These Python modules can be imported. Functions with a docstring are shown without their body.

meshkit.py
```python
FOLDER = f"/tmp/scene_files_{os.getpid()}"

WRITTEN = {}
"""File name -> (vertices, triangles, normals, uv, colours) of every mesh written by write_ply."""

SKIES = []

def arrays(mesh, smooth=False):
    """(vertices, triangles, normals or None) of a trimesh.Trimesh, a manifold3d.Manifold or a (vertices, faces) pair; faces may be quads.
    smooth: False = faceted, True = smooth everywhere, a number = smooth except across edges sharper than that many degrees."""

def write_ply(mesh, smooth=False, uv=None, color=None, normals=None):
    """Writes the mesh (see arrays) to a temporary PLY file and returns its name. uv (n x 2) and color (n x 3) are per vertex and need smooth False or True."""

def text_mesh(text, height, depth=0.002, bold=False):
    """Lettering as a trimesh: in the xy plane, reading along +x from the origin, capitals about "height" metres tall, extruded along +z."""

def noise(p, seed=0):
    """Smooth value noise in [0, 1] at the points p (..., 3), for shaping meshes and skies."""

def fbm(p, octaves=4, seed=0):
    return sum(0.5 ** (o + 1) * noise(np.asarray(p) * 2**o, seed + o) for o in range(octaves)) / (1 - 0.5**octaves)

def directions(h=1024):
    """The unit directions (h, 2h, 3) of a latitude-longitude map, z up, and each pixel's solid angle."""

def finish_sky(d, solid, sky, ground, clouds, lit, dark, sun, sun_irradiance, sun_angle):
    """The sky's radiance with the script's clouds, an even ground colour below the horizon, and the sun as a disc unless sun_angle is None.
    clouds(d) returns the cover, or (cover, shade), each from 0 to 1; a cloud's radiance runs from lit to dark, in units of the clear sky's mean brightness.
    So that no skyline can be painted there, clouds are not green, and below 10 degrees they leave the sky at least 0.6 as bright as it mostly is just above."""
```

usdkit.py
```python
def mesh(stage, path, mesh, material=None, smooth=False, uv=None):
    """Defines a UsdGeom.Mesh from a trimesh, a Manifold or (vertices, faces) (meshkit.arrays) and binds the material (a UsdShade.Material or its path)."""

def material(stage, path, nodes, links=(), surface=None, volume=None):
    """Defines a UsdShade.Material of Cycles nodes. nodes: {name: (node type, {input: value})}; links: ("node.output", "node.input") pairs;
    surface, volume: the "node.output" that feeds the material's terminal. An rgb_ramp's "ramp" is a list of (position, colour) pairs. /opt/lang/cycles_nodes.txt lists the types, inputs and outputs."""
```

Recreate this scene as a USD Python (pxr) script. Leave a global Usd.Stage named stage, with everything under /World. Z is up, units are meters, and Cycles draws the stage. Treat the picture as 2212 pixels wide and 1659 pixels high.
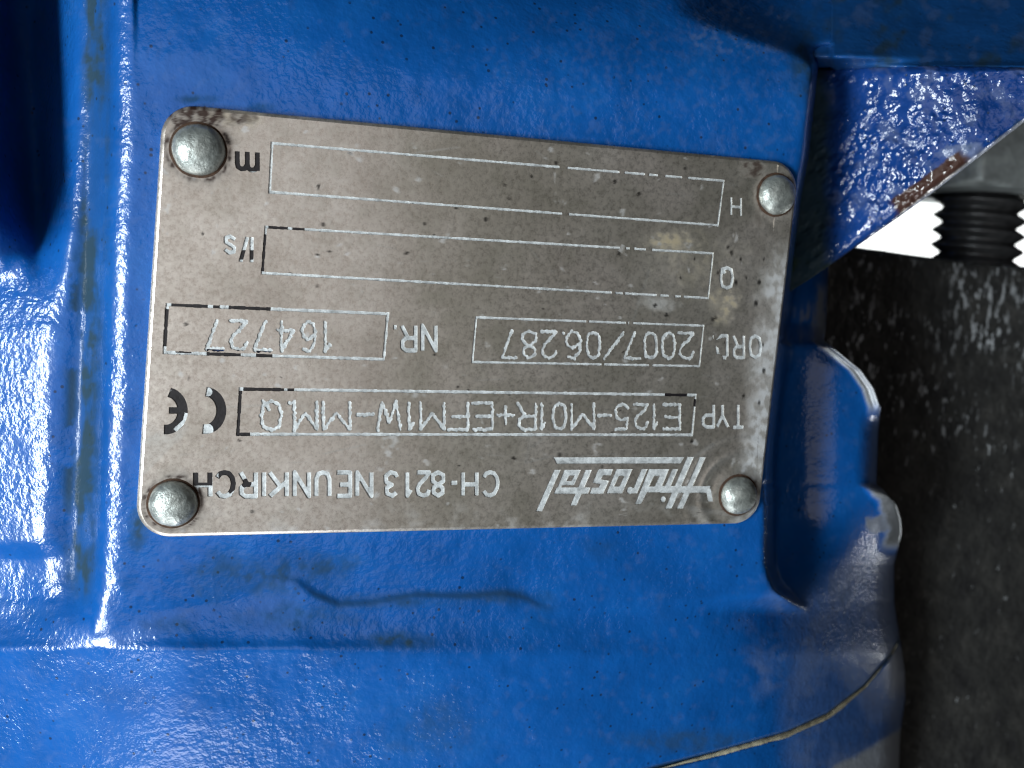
import math, random
import numpy as np, trimesh, usdkit, meshkit
from pxr import Usd, UsdGeom, UsdLux, UsdShade, Gf, Sdf, Vt
from shapely.geometry import Polygon, LineString, Point, MultiPolygon, box
from shapely.ops import unary_union
from shapely import affinity

rng = np.random.default_rng(7)
stage = Usd.Stage.CreateInMemory()
UsdGeom.SetStageUpAxis(stage, UsdGeom.Tokens.z); UsdGeom.SetStageMetersPerUnit(stage, 1.0)
UsdGeom.Xform.Define(stage, '/World'); UsdGeom.Scope.Define(stage, '/World/Looks')

# ------------------------------------------------------------------ camera
# The photograph was taken with the camera upside down: survey axes (x right, y up, z to the
# viewer, origin at the lens) map to world axes by a half turn, so that world up is down in the picture.
W2, H2, FPX = 2212.0, 1659.0, 2000.0
LENS = np.array([0.0, 0.0, 0.80])
MW = np.array([[-1.0, 0, 0], [0, 0, -1.0], [0, -1.0, 0]])
def world(p): return np.asarray(p, float) @ MW.T + LENS
def wdir(d): return np.asarray(d, float) @ MW.T
def frame_matrix(origin, ax, ay, az):            # row-vector matrix of an Xform (all in survey axes)
    m = Gf.Matrix4d(1.0); o = world(origin)
    for r, a in enumerate((ax, ay, az)):
        a = wdir(a); m.SetRow(r, Gf.Vec4d(*map(float, a), 0))
    m.SetRow(3, Gf.Vec4d(*map(float, o), 1)); return m
EX, EY, EZ = np.eye(3)
cam = UsdGeom.Camera.Define(stage, '/World/camera')
cam.AddTransformOp().Set(frame_matrix((0, 0, 0), EX, EY, EZ))
cam.CreateHorizontalApertureAttr(36.0); cam.CreateVerticalApertureAttr(27.0)
cam.CreateFocalLengthAttr(36.0 * FPX / W2)
cam.CreateClippingRangeAttr(Gf.Vec2f(0.005, 50))
cam.CreateFStopAttr(22.0); cam.CreateFocusDistanceAttr(0.127)
cam.CreateExposureAttr(0.0)

# ------------------------------------------------------------------ lamps
def rect_lamp(name, pos, target, w, h, intensity, color):
    pos, target = np.array(pos, float), np.array(target, float)
    z = pos - target; z /= np.linalg.norm(z)
    x = np.cross(EY if abs(z[1]) < 0.9 else EX, z); x /= np.linalg.norm(x); y = np.cross(z, x)
    l = UsdLux.RectLight.Define(stage, '/World/' + name)
    l.AddTransformOp().Set(frame_matrix(pos, x, y, z))
    l.CreateWidthAttr(w); l.CreateHeightAttr(h); l.CreateIntensityAttr(intensity); l.CreateColorAttr(Gf.Vec3f(*color))
    return l
AIM = (0.0, -0.01, -0.13)
rect_lamp('window_lamp', (-0.25, -0.085, 0.19), AIM, 0.085, 0.27, 35.0, (0.88, 0.97, 1.0))
rect_lamp('overhead_lamp', (-0.10, -0.42, -0.06), (0.0, -0.03, -0.13), 0.34, 0.22, 5.0, (0.95, 0.98, 1.0))
rect_lamp('added_fill_lamp', (0.03, -0.05, 0.95), AIM, 0.9, 0.9, 0.56, (1.0, 0.93, 0.88))  # added fill behind the lens; also gives the plate its warm reflection
rect_lamp('added_backdrop_lamp', (0.35, -0.25, -0.42), (0.30, 0.10, -0.75), 0.25, 0.25, 50.0, (0.97, 1.0, 1.0))  # added lamp, out of view, that whitens the wall panel

# ------------------------------------------------------------------ survey geometry of the nameplate plane
def ray(px, py):
    px, py = np.asarray(px, float), np.asarray(py, float)
    return np.stack([(px - W2/2)/FPX, -(py - H2/2)/FPX, -np.ones_like(px*py)], -1)
_R = [ray(*p) for p in ((351, 221), (1730, 352), (1638, 1131), (290, 1163))]
_s = np.linalg.solve(np.array([_R[1], -_R[2], _R[3]]).T, _R[0])
_P = np.array([_R[0], _R[1]*_s[0], _R[2]*_s[1], _R[3]*_s[2]])
_P *= 0.090 / np.linalg.norm(_P[1] - _P[0])
U = _P[1] - _P[0]; U /= np.linalg.norm(U)
N = np.cross(U, _P[0] - _P[3]); N /= np.linalg.norm(N)
V = np.cross(N, U)
O = _P.mean(0); NO = N @ O
def at(px, py, w=0.0):                            # point w millimetres in front of the plate plane, seen at (px, py)
    d = ray(px, py); t = (NO + np.asarray(w, float)*1e-3) / (d @ N)
    return d * t[..., None]
def mm(px, py, w=0.0):                            # plate coordinates in millimetres
    p = at(px, py, w) - O
    return np.stack([p @ U, p @ V], -1)*1e3
def nat(px, py): return mm(np.asarray(px, float)*W2/4032, np.asarray(py, float)*W2/4032)
def S(a, b, x):
    t = np.clip((x - a)/(b - a), 0, 1); return t*t*(3 - 2*t)

# ------------------------------------------------------------------ materials
L = '/World/Looks/'
def mat(name, nodes, links, surface='p.BSDF'): return usdkit.material(stage, L + name, nodes, links, surface)
def cast_paint(name, blue=(0.004, 0.090, 0.36), bump=1.0, rough=0.20):
    return mat(name, {
        'g': ('geometry', {}),
        'dirt': ('attribute', {'attribute': 'dirt'}), 'dust': ('attribute', {'attribute': 'dust'}),
        'bare': ('attribute', {'attribute': 'bare'}), 'brown': ('attribute', {'attribute': 'brown'}),
        'n1': ('noise_texture', {'scale': 90.0, 'detail': 5.0, 'roughness': 0.6}),
        'r1': ('rgb_ramp', {'ramp': [(0.30, tuple(c*0.80 for c in blue)), (0.52, blue), (0.72, (blue[0]*1.8, blue[1]*1.2, blue[2]*1.1))]}),
        'n2': ('noise_texture', {'scale': 700.0, 'detail': 4.0, 'roughness': 0.6}),
        'v1': ('voronoi_texture', {'scale': 620.0}),
        'pit': ('map_range', {'from_min': 0.10, 'from_max': 0.17, 'to_min': 1.0, 'to_max': 0.0, 'clamp': True}),
        'pn': ('noise_texture', {'scale': 260.0, 'detail': 1.0}),
        'pm': ('map_range', {'from_min': 0.47, 'from_max': 0.55, 'to_min': 0.0, 'to_max': 0.85, 'clamp': True}),
        'pmul': ('math', {'math_type': 'multiply'}),
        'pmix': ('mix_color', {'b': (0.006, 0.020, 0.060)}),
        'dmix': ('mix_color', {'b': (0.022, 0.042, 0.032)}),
        'umix': ('mix_color', {'b': (0.28, 0.31, 0.36)}),
        'rmix': ('mix_color', {'b': (0.060, 0.030, 0.024)}),
        'bmix': ('mix_color', {'b': (0.50, 0.53, 0.56)}),
        'rr': ('map_range', {'from_min': 0.3, 'from_max': 0.7, 'to_min': rough + 0.1, 'to_max': rough + 0.3}),
        'rd': ('mix_float', {'b': 0.75}), 'rb': ('mix_float', {'b': 0.46}),
        'b1': ('bump', {'strength': 0.30*bump, 'distance': 0.00035}),
        'b2': ('bump', {'strength': 0.85*bump, 'distance': 0.00021}),
        'b3': ('bump', {'strength': 0.30*bump, 'distance': 0.00018}),
        'nu': ('noise_texture', {'scale': 110.0, 'detail': 2.0}), 'um': ('map_range', {'from_min': 0.36, 'from_max': 0.62, 'to_min': 0.22*bump, 'to_max': 1.0*bump, 'clamp': True}),
        'nb': ('noise_texture', {'scale': 1250.0, 'detail': 2.0, 'roughness': 0.55}),
        'nc': ('noise_texture', {'scale': 420.0, 'detail': 2.0, 'roughness': 0.5}),
        'cm': ('math', {'math_type': 'maximum'}), 'cd': ('math', {'math_type': 'add'}), 'cw': ('map_range', {'from_min': 0.0, 'from_max': 0.5, 'to_min': 1.0, 'to_max': 0.05, 'clamp': True}),
        'p': ('principled_bsdf', {'specular_ior_level': 0.14, 'coat_roughness': rough, 'coat_ior': 1.6}),
    }, [('g.position', k + '.vector') for k in ('n1', 'n2', 'v1', 'pn', 'nb', 'nc', 'nu')] + [('nu.fac', 'um.value'), ('um.result', 'b2.strength'),
        ('n1.fac', 'r1.fac'), ('v1.distance', 'pit.value'), ('pn.fac', 'pm.value'), ('pit.result', 'pmul.value1'), ('pm.result', 'pmul.value2'),
        ('r1.color', 'pmix.a'), ('pmul.value', 'pmix.fac'),
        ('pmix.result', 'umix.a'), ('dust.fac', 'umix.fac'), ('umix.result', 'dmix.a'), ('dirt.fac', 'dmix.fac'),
        ('dmix.result', 'rmix.a'), ('brown.fac', 'rmix.fac'), ('rmix.result', 'bmix.a'), ('bare.fac', 'bmix.fac'), ('bmix.result', 'p.base_color'),
        ('n2.fac', 'rr.value'), ('rr.result', 'rd.a'), ('dirt.fac', 'rd.fac'), ('rd.result', 'rb.a'), ('bare.fac', 'rb.fac'), ('rb.result', 'p.roughness'),
        ('bare.fac', 'p.metallic'), ('nc.fac', 'b1.height'), ('nb.fac', 'b2.height'), ('b1.normal', 'b2.normal'), ('nb.fac', 'b3.height'), ('b1.normal', 'b3.normal'), ('b3.normal', 'p.normal'), ('b2.normal', 'p.coat_normal'),
        ('dirt.fac', 'cm.value1'), ('bare.fac', 'cm.value2'), ('cm.value', 'cd.value1'), ('dust.fac', 'cd.value2'), ('cd.value', 'cw.value'), ('cw.result', 'p.coat_weight')])
M_PAINT = cast_paint('blue_cast_paint')
M_GUSSET = cast_paint('blue_rough_paint', blue=(0.007, 0.045, 0.21), bump=1.8, rough=0.12)
M_PLATE = mat('weathered_stainless', {
    'g': ('geometry', {}),
    'rust': ('attribute', {'attribute': 'rust'}), 'lime': ('attribute', {'attribute': 'lime'}), 'tan': ('attribute', {'attribute': 'tan'}), 'pit': ('attribute', {'attribute': 'pit'}), 'shine': ('attribute', {'attribute': 'shine'}),
    'n1': ('noise_texture', {'scale': 60.0, 'detail': 7.0, 'roughness': 0.68}),
    'r1': ('rgb_ramp', {'ramp': [(0.28, (0.50, 0.445, 0.40)), (0.5, (0.66, 0.60, 0.55)), (0.72, (0.80, 0.745, 0.70))]}),
    'n2': ('noise_texture', {'scale': 1400.0, 'detail': 3.0, 'roughness': 0.7}),
    'r2': ('rgb_ramp', {'ramp': [(0.30, (0.86, 0.85, 0.84)), (0.5, (1, 1, 1)), (0.70, (1.08, 1.08, 1.07))]}),
    'mul': ('mix_color', {'blend_type': 'multiply', 'fac': 1.0, 'use_clamp': False}),
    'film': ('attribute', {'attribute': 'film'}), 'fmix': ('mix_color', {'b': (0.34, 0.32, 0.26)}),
    'tmix': ('mix_color', {'b': (0.40, 0.33, 0.21)}), 'lmix': ('mix_color', {'b': (0.55, 0.57, 0.60)}),
    'smix': ('mix_color', {'b': (0.62, 0.60, 0.57)}),
    'rmix': ('mix_color', {'b': (0.034, 0.018, 0.014)}), 'pmix': ('mix_color', {'b': (0.022, 0.020, 0.020)}),
    'met': ('map_range', {'from_min': 0.0, 'from_max': 1.0, 'to_min': 0.80, 'to_max': 0.0}),
    'add': ('math', {'math_type': 'maximum'}), 'add2': ('math', {'math_type': 'maximum'}),
    'rg': ('map_range', {'from_min': 0.3, 'from_max': 0.7, 'to_min': 0.27, 'to_max': 0.43}),
    'b': ('bump', {'strength': 0.30, 'distance': 0.00007}),
    'p': ('principled_bsdf', {}),
}, [('g.position', 'n1.vector'), ('g.position', 'n2.vector'), ('n1.fac', 'r1.fac'), ('n2.fac', 'r2.fac'), ('r1.color', 'mul.a'), ('r2.color', 'mul.b'),
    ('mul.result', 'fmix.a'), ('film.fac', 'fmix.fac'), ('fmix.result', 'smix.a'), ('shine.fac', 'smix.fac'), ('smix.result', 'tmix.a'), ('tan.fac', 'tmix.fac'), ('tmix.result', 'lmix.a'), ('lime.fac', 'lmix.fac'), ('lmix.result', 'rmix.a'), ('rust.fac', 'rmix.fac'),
    ('rmix.result', 'pmix.a'), ('pit.fac', 'pmix.fac'), ('pmix.result', 'p.base_color'),
    ('rust.fac', 'add.value1'), ('lime.fac', 'add.value2'), ('add.value', 'add2.value1'), ('tan.fac', 'add2.value2'), ('add2.value', 'met.value'), ('met.result', 'p.metallic'),
    ('n2.fac', 'rg.value'), ('rg.result', 'p.roughness'), ('n2.fac', 'b.height'), ('b.normal', 'p.normal')])
def simple(name, color, rough, metal=0.0, nscale=900.0, spread=0.3, bump=0.3, dist=0.0001, spec=0.5):
    lo, hi = tuple(c*(1 - spread) for c in color), tuple(min(1, c*(1 + spread)) for c in color)
    return mat(name, {'g': ('geometry', {}), 'n': ('noise_texture', {'scale': nscale, 'detail': 4.0, 'roughness': 0.65}),
        'r': ('rgb_ramp', {'ramp': [(0.3, lo), (0.7, hi)]}), 'b': ('bump', {'strength': bump, 'distance': dist}),
        'p': ('principled_bsdf', {'roughness': rough, 'metallic': metal, 'specular_ior_level': spec})},
        [('g.position', 'n.vector'), ('n.fac', 'r.fac'), ('r.color', 'p.base_color'), ('n.fac', 'b.height'), ('b.normal', 'p.normal')])
M_ETCH = simple('etched_bright_steel', (0.56, 0.585, 0.60), 0.5, 0.15, 1100, 0.40, 0.6, 0.00015)
M_BLACK = simple('black_fill_paint', (0.012, 0.010, 0.012), 0.45, 0, 1500, 0.4, 0.4)
M_RIVET = simple('zinc_rivet', (0.42, 0.45, 0.43), 0.42, 0.7, 700, 0.40, 0.7, 0.00030)
M_RUST = simple('rust_crust', (0.055, 0.028, 0.016), 0.9, 0, 1500, 0.5, 0.6, 0.0002)
M_GASKET = simple('cream_sealant', (0.42, 0.38, 0.26), 0.8, 0, 700, 0.4, 0.6, 0.0003)
M_NUT = simple('grey_zinc', (0.27, 0.295, 0.295), 0.5, 0.3, 260, 0.35, 0.5, 0.0004)
M_STUD = simple('oily_black_steel', (0.075, 0.075, 0.078), 0.36, 0.6, 500, 0.4, 0.4, 0.0003)
M_WALL = simple('white_wall_paint', (0.86, 0.87, 0.86), 0.7, 0, 30, 0.03, 0.1)
M_DARK = mat('black_rough_casting', {
    'g': ('geometry', {}),
    'n1': ('noise_texture', {'scale': 160.0, 'detail': 5.0, 'roughness': 0.65}),
    'r1': ('rgb_ramp', {'ramp': [(0.3, (0.020, 0.020, 0.021)), (0.55, (0.034, 0.034, 0.033)), (0.75, (0.060, 0.058, 0.055))]}),
    'mp': ('mapping', {'scale': (1.0, 1.0, 0.40)}),
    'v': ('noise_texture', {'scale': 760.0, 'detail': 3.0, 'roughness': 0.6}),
    'wear_glint': ('attribute', {'attribute': 'wear_glint'}), 'wa': ('math', {'math_type': 'add'}),  # drives pale specks: glints of the rough casting put into the colour
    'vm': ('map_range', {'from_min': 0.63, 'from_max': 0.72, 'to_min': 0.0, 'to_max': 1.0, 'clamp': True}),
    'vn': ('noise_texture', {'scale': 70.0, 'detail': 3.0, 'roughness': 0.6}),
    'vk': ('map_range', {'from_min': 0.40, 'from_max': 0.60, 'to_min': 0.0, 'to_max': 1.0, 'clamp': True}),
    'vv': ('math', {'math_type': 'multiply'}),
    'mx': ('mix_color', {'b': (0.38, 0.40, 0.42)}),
    'nb': ('noise_texture', {'scale': 420.0, 'detail': 3.0, 'roughness': 0.6}),
    'b': ('bump', {'strength': 0.6, 'distance': 0.0010}),
    'p': ('principled_bsdf', {'roughness': 0.33, 'specular_ior_level': 0.6})},
    [('g.position', k + '.vector') for k in ('n1', 'mp', 'vn', 'nb')] + [('mp.vector', 'v.vector'), ('v.fac', 'wa.value1'), ('wear_glint.fac', 'wa.value2'),
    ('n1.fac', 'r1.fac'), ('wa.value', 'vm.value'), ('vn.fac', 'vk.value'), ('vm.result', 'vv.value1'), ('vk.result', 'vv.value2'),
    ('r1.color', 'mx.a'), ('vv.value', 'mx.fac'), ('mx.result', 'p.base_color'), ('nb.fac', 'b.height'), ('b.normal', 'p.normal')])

# ------------------------------------------------------------------ object helpers
used = {}
def numbered(path):
    k = used.get(path, 0); used[path] = k + 1
    return path if k == 0 else f'{path}_{k:03d}'
def describe(prim, label=None, category=None, group=None, kind=None):
    for k, v in (('label', label), ('category', category), ('group', group), ('kind', kind)):
        if v: prim.SetCustomDataByKey(k, v)
def thing(name, origin, label, category, axes=(EX, EY, EZ), group=None):
    x = UsdGeom.Xform.Define(stage, numbered('/World/' + name))
    x.AddTransformOp().Set(frame_matrix(origin, *axes))
    describe(x.GetPrim(), label, category, group)
    return x
def part(parent, name, mesh, material, smooth=30, label=None, primvars=None, normals=None):
    """mesh in the parent's local metres. primvars: {name: function(points) -> values}"""
    path = numbered(f'{parent.GetPath()}/{name}')
    m = usdkit.mesh(stage, path, mesh, material, smooth=smooth)
    pts = np.array(m.GetPointsAttr().Get())
    if normals is not None:
        m.CreateNormalsAttr(Vt.Vec3fArray.FromNumpy(normals.astype(np.float32))); m.SetNormalsInterpolation('vertex')
    for k, fn in (primvars or {}).items():
        val = fn(pts) if callable(fn) else fn
        UsdGeom.PrimvarsAPI(m).CreatePrimvar(k, Sdf.ValueTypeNames.FloatArray, 'vertex').Set(Vt.FloatArray.FromNumpy(np.asarray(val, np.float32)))
    if label: describe(m.GetPrim(), label)
    return m
def nz(x, y, s, octaves=4, seed=0):
    x, y = np.asarray(x, float)*0.82 - np.asarray(y, float)*0.57, np.asarray(x, float)*0.57 + np.asarray(y, float)*0.82
    return meshkit.fbm(np.stack([x/s, y/s, np.full(np.shape(x), 3.3 + seed)], -1), octaves, seed)

# ================================================================== the pump casing
casing = thing('pump_casing', O, 'bright blue painted cast pump casing behind the riveted steel nameplate', 'pump')
def local(p): return p - O
def poly_at(pts, y): a = np.array(pts, float); return np.interp(y, a[:, 0], a[:, 1])
XRIGHT = [(-120, 1800), (560, 1790), (640, 1787), (715, 1783), (735, 1780), (760, 1812), (800, 1862), (840, 1890), (880, 1903), (930, 1897), (1045, 1893), (1058, 1908), (1090, 1936), (1120, 1945),
          (1150, 1948), (1180, 1941), (1220, 1931), (1300, 1931), (1370, 1942), (1450, 1955), (1510, 1955), (1580, 1945), (1660, 1942), (1800, 1935)]
XLEFT = [(-120, 270), (0, 266), (300, 268), (700, 252), (1000, 243), (1320, 233), (1800, 233)]
XBOSS = [(-120, 1790), (60, 1776), (340, 1745), (430, 1728), (700, 1692), (1000, 1664), (1220, 1663), (1262, 1676), (1300, 1715), (1340, 1800), (1800, 1900)]
SEAM = np.array([(1180, 1718), (1300, 1690), (1430, 1656), (1550, 1626), (1700, 1584), (1790, 1543), (1870, 1480), (1920, 1420), (1944, 1378), (1960, 1350)], float)
def seam_y(x): return np.interp(x, SEAM[:, 0], SEAM[:, 1], left=1760)

def gus_base(x): return -17 + 0.03*(x - 1760) - 0.046*60*np.log(np.exp(-(x - 1760)/60) + math.exp(-200/60))
from scipy.interpolate import PchipInterpolator
CREST = PchipInterpolator([-30, -22, -10, 14, 34, 58, 70], [-1.05, -1.07, -1.22, -1.88, -3.6, -7.3, -8.0])
def cast_noise(x, y): return 0.55*(nz(x, y, 170, 3, 5) - 0.5) + 0.18*(nz(x, y, 28, 3, 9) - 0.5)*(1 + 1.2*S(250, 160, x))
def foot_y(x): return np.interp(x, [0, 240, 420, 560, 640, 680, 730, 800, 900, 1000, 1090, 1130, 1180, 1400, 1700], [1290, 1296, 1290, 1262, 1252, 1282, 1303, 1300, 1283, 1286, 1280, 1288, 1312, 1300, 1292])
def body_height(x, y):
    xl, xb, xr = poly_at(XLEFT, y), poly_at(XBOSS, y), poly_at(XRIGHT, y)
    # raised pad that carries the plate; it rolls away at the top and to the upper right
    pad = np.full_like(x, -1.05)
    pad -= 8.0*np.clip((215 - y)/215, 0, 3)**2 * (0.08 + 0.92*S(300, 1700, x))
    # wavy foot of the pad above the flange
    foot = foot_y(x)
    step = np.interp(x, [230, 560, 660, 1100, 1250, 1700], [0.5, 0.5, 1.5, 1.5, 0.6, 0.4])
    pad = pad - 0.15*step*S(foot - 7, foot + 7, y) + 0.0
    # flange under it: a broad cylinder
    fl = 0.9 - 17.0*np.clip((x - 700)/1250, 0, 1)**3.6 - 13.0*np.clip((x - 1600)/350, 0, 1)**2 - 14.0*np.clip((420 - x)/580, 0, 1.2)**1.5 - 0.013*np.clip(y - 1412, 0, None)
    sharp = S(1300, 760, x)
    base = -1.3 + (fl - 1.6 + 1.3)*np.maximum(S(1450, 1700, x), S(230, 60, x))
    rise = S(foot + 5, 1420, y)*(1 - sharp) + np.clip((y - foot - 20)/(1404 - foot - 20), 0, 1)**1.35*sharp
    ledge = base + (fl - base)*rise
    t = S(foot - 4, foot + 26 + 40*S(420, 260, x), y)
    lip = 0.75*(step - 0.4)*S(foot - 8, foot + 8, y)*(1 - S(foot + 12, foot + 100, y))
    ledge, pad = ledge + lip, pad + lip
    h = pad*(1 - t) + ledge*t
    h = np.where(y > 1432, fl, h)
    # right of the pad: the receding round body with a pocket
    pocket = -19.0 + 0.012*np.clip(x - 1740, 0, None) + 1.5*np.exp(-((x - 1815)/60)**2)*S(740, 800, y)
    pocket = pocket - 14*S(745, 700, y) - 4.0*np.clip((700 - y)/300, 0, 2)
    lt = S(1070, 1295, y + np.clip((x - 1780)*0.30, -30, 40))
    low = pocket*(1 - lt) + ledge*lt
    low = np.where(y < 170, low*S(90, 165, y) + (gus_base(x) + 12*S(2050, 1750, x) - 1.2 - 0.12*(152 - y))*(1 - S(90, 165, y)), low)
    soft = 330*S(150, 10, y)
    edge = S(xb - 4 - soft, xb + 9 + 0.1*soft, x)*S(1410, 1350, y)
    rnd = 1.4*np.clip((x - (xb - 26))/26, 0, 1)**3*S(1320, 1240, y)
    h = np.where(y < 1434, (h - rnd)*(1 - edge) + low*edge, h)
    # left of the pad: crest, groove with dirt, shoulder, and the bulging pocket wall
    d = xl - x
    bulge = -6.0 - 0.026*np.clip(d - 100, 0, None)*1.0
    up = np.clip((720 - y)/720, 0, 1.3)
    bulge = bulge - 10*up**1.2
    xv = 95 + np.clip((630 - y)/630, 0, 1.3)*-25
    wv = 12 + np.clip(640 - y, 0, None)*0.12
    bulge = bulge - 9*np.exp(-((x - xv)/wv)**2)*S(660, 400, y)
    bulge = bulge + 16*S(20, -70, x - 40*S(300, 600, y))*S(620, 420, y)  # unseen rib added past the left side, raised to shade the hollow
    bulge = bulge - 1.6*S(1168, 1212, y) - 0.45*np.exp(-((y - 1291)/6)**2)
    groove = -7.6 - 1.4*up
    crest = CREST(np.clip(d, -30, 70))
    left = crest*(1 - S(48, 66, d)) + groove*S(48, 66, d)
    shoulder = groove + 1.5*0.55*np.exp(-((d - 108)/26)**2)*S(900, 500, y)
    left = np.where(d > 62, shoulder, left)
    left = left*(1 - S(80, 185, d)) + bulge*S(80, 185, d)
    corner = S(1225, 1400, y)
    left = left*(1 - corner) + np.where(y > 1432, fl, ledge)*corner
    on = S(-27, -23, d)
    h = np.where(y < 1434, h*(1 - on) + left*on, h)
    h = h + 0.32*np.exp(-((y - 1400)/8)**2)*S(950, 560, x)
    # flange crest roll: soften the edge at 1400
    # rounding towards the silhouette, worn bead on the pocket rim
    e = np.clip(1 - (xr - x)/46, 0, 1)*S(140, 170, y)
    rimz = S(725, 745, y)*S(915, 880, y); bulz = S(1045, 1065, y)*S(1200, 1180, y)
    h = h - 7.0*(1 - np.sqrt(1 - 0.998*e*e))*(1 - 0.92*np.maximum(rimz, bulz))
    h = h + rimz*(2.0*np.clip(1 - (xr - x)/30, 0, 1) - 0.7*np.clip(1 - np.abs(xr - x - 14)/4.0, 0, 1)) + bulz*2.6*np.clip(1 - (xr - x)/44, 0, 1)
    # bolt-joint seam
    ds = np.abs(y - seam_y(x))
    h = h - 1.6*np.exp(-(ds/5.0)**2)*S(1250, 1340, x)
    h = h + cast_noise(x, y)
    return h

ny, nx = 470, 560
yy = np.linspace(-110, 1780, ny)
ss = np.linspace(0, 1, nx)
ss = 0.94*ss + 0.06*(1 - (1 - ss)**2.2)
Y = np.repeat(yy[:, None], nx, 1)
X = -260 + (poly_at(XRIGHT, yy)[:, None] + 260)*ss[None, :]
Hh = body_height(X, Y)
# soften over one or two samples so that ridges are rolled, not folded
from scipy.ndimage import gaussian_filter
Hs = gaussian_filter(Hh, (1.6, 1.1)); Hs = np.where(X < poly_at(XLEFT, Y) - 34, gaussian_filter(Hh, (1.6, 4.0)), Hs); Hh = np.where(np.abs(Y - seam_y(X)) < 14, Hh, Hs)
P3 = at(X, Y, Hh)
skirt = []
for dx, dw in ((4, 6), (14, 16), (60, 40)):
    skirt.append(at(X[:, -1:] - dx, Y[:, -1:], Hh[:, -1:] - dw))
P3 = np.concatenate([P3] + skirt, 1)
nxx = P3.shape[1]
idx = np.arange(ny*nxx).reshape(ny, nxx)
quads = np.stack([idx[1:, :-1], idx[1:, 1:], idx[:-1, 1:], idx[:-1, :-1]], -1).reshape(-1, 4)
v = local(P3).reshape(-1, 3)
_, _, vn = meshkit.arrays((v, quads), True)
Xf = np.concatenate([X] + [X[:, -1:]]*3, 1).ravel(); Yf = np.concatenate([Y] + [Y[:, -1:]]*3, 1).ravel()

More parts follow.
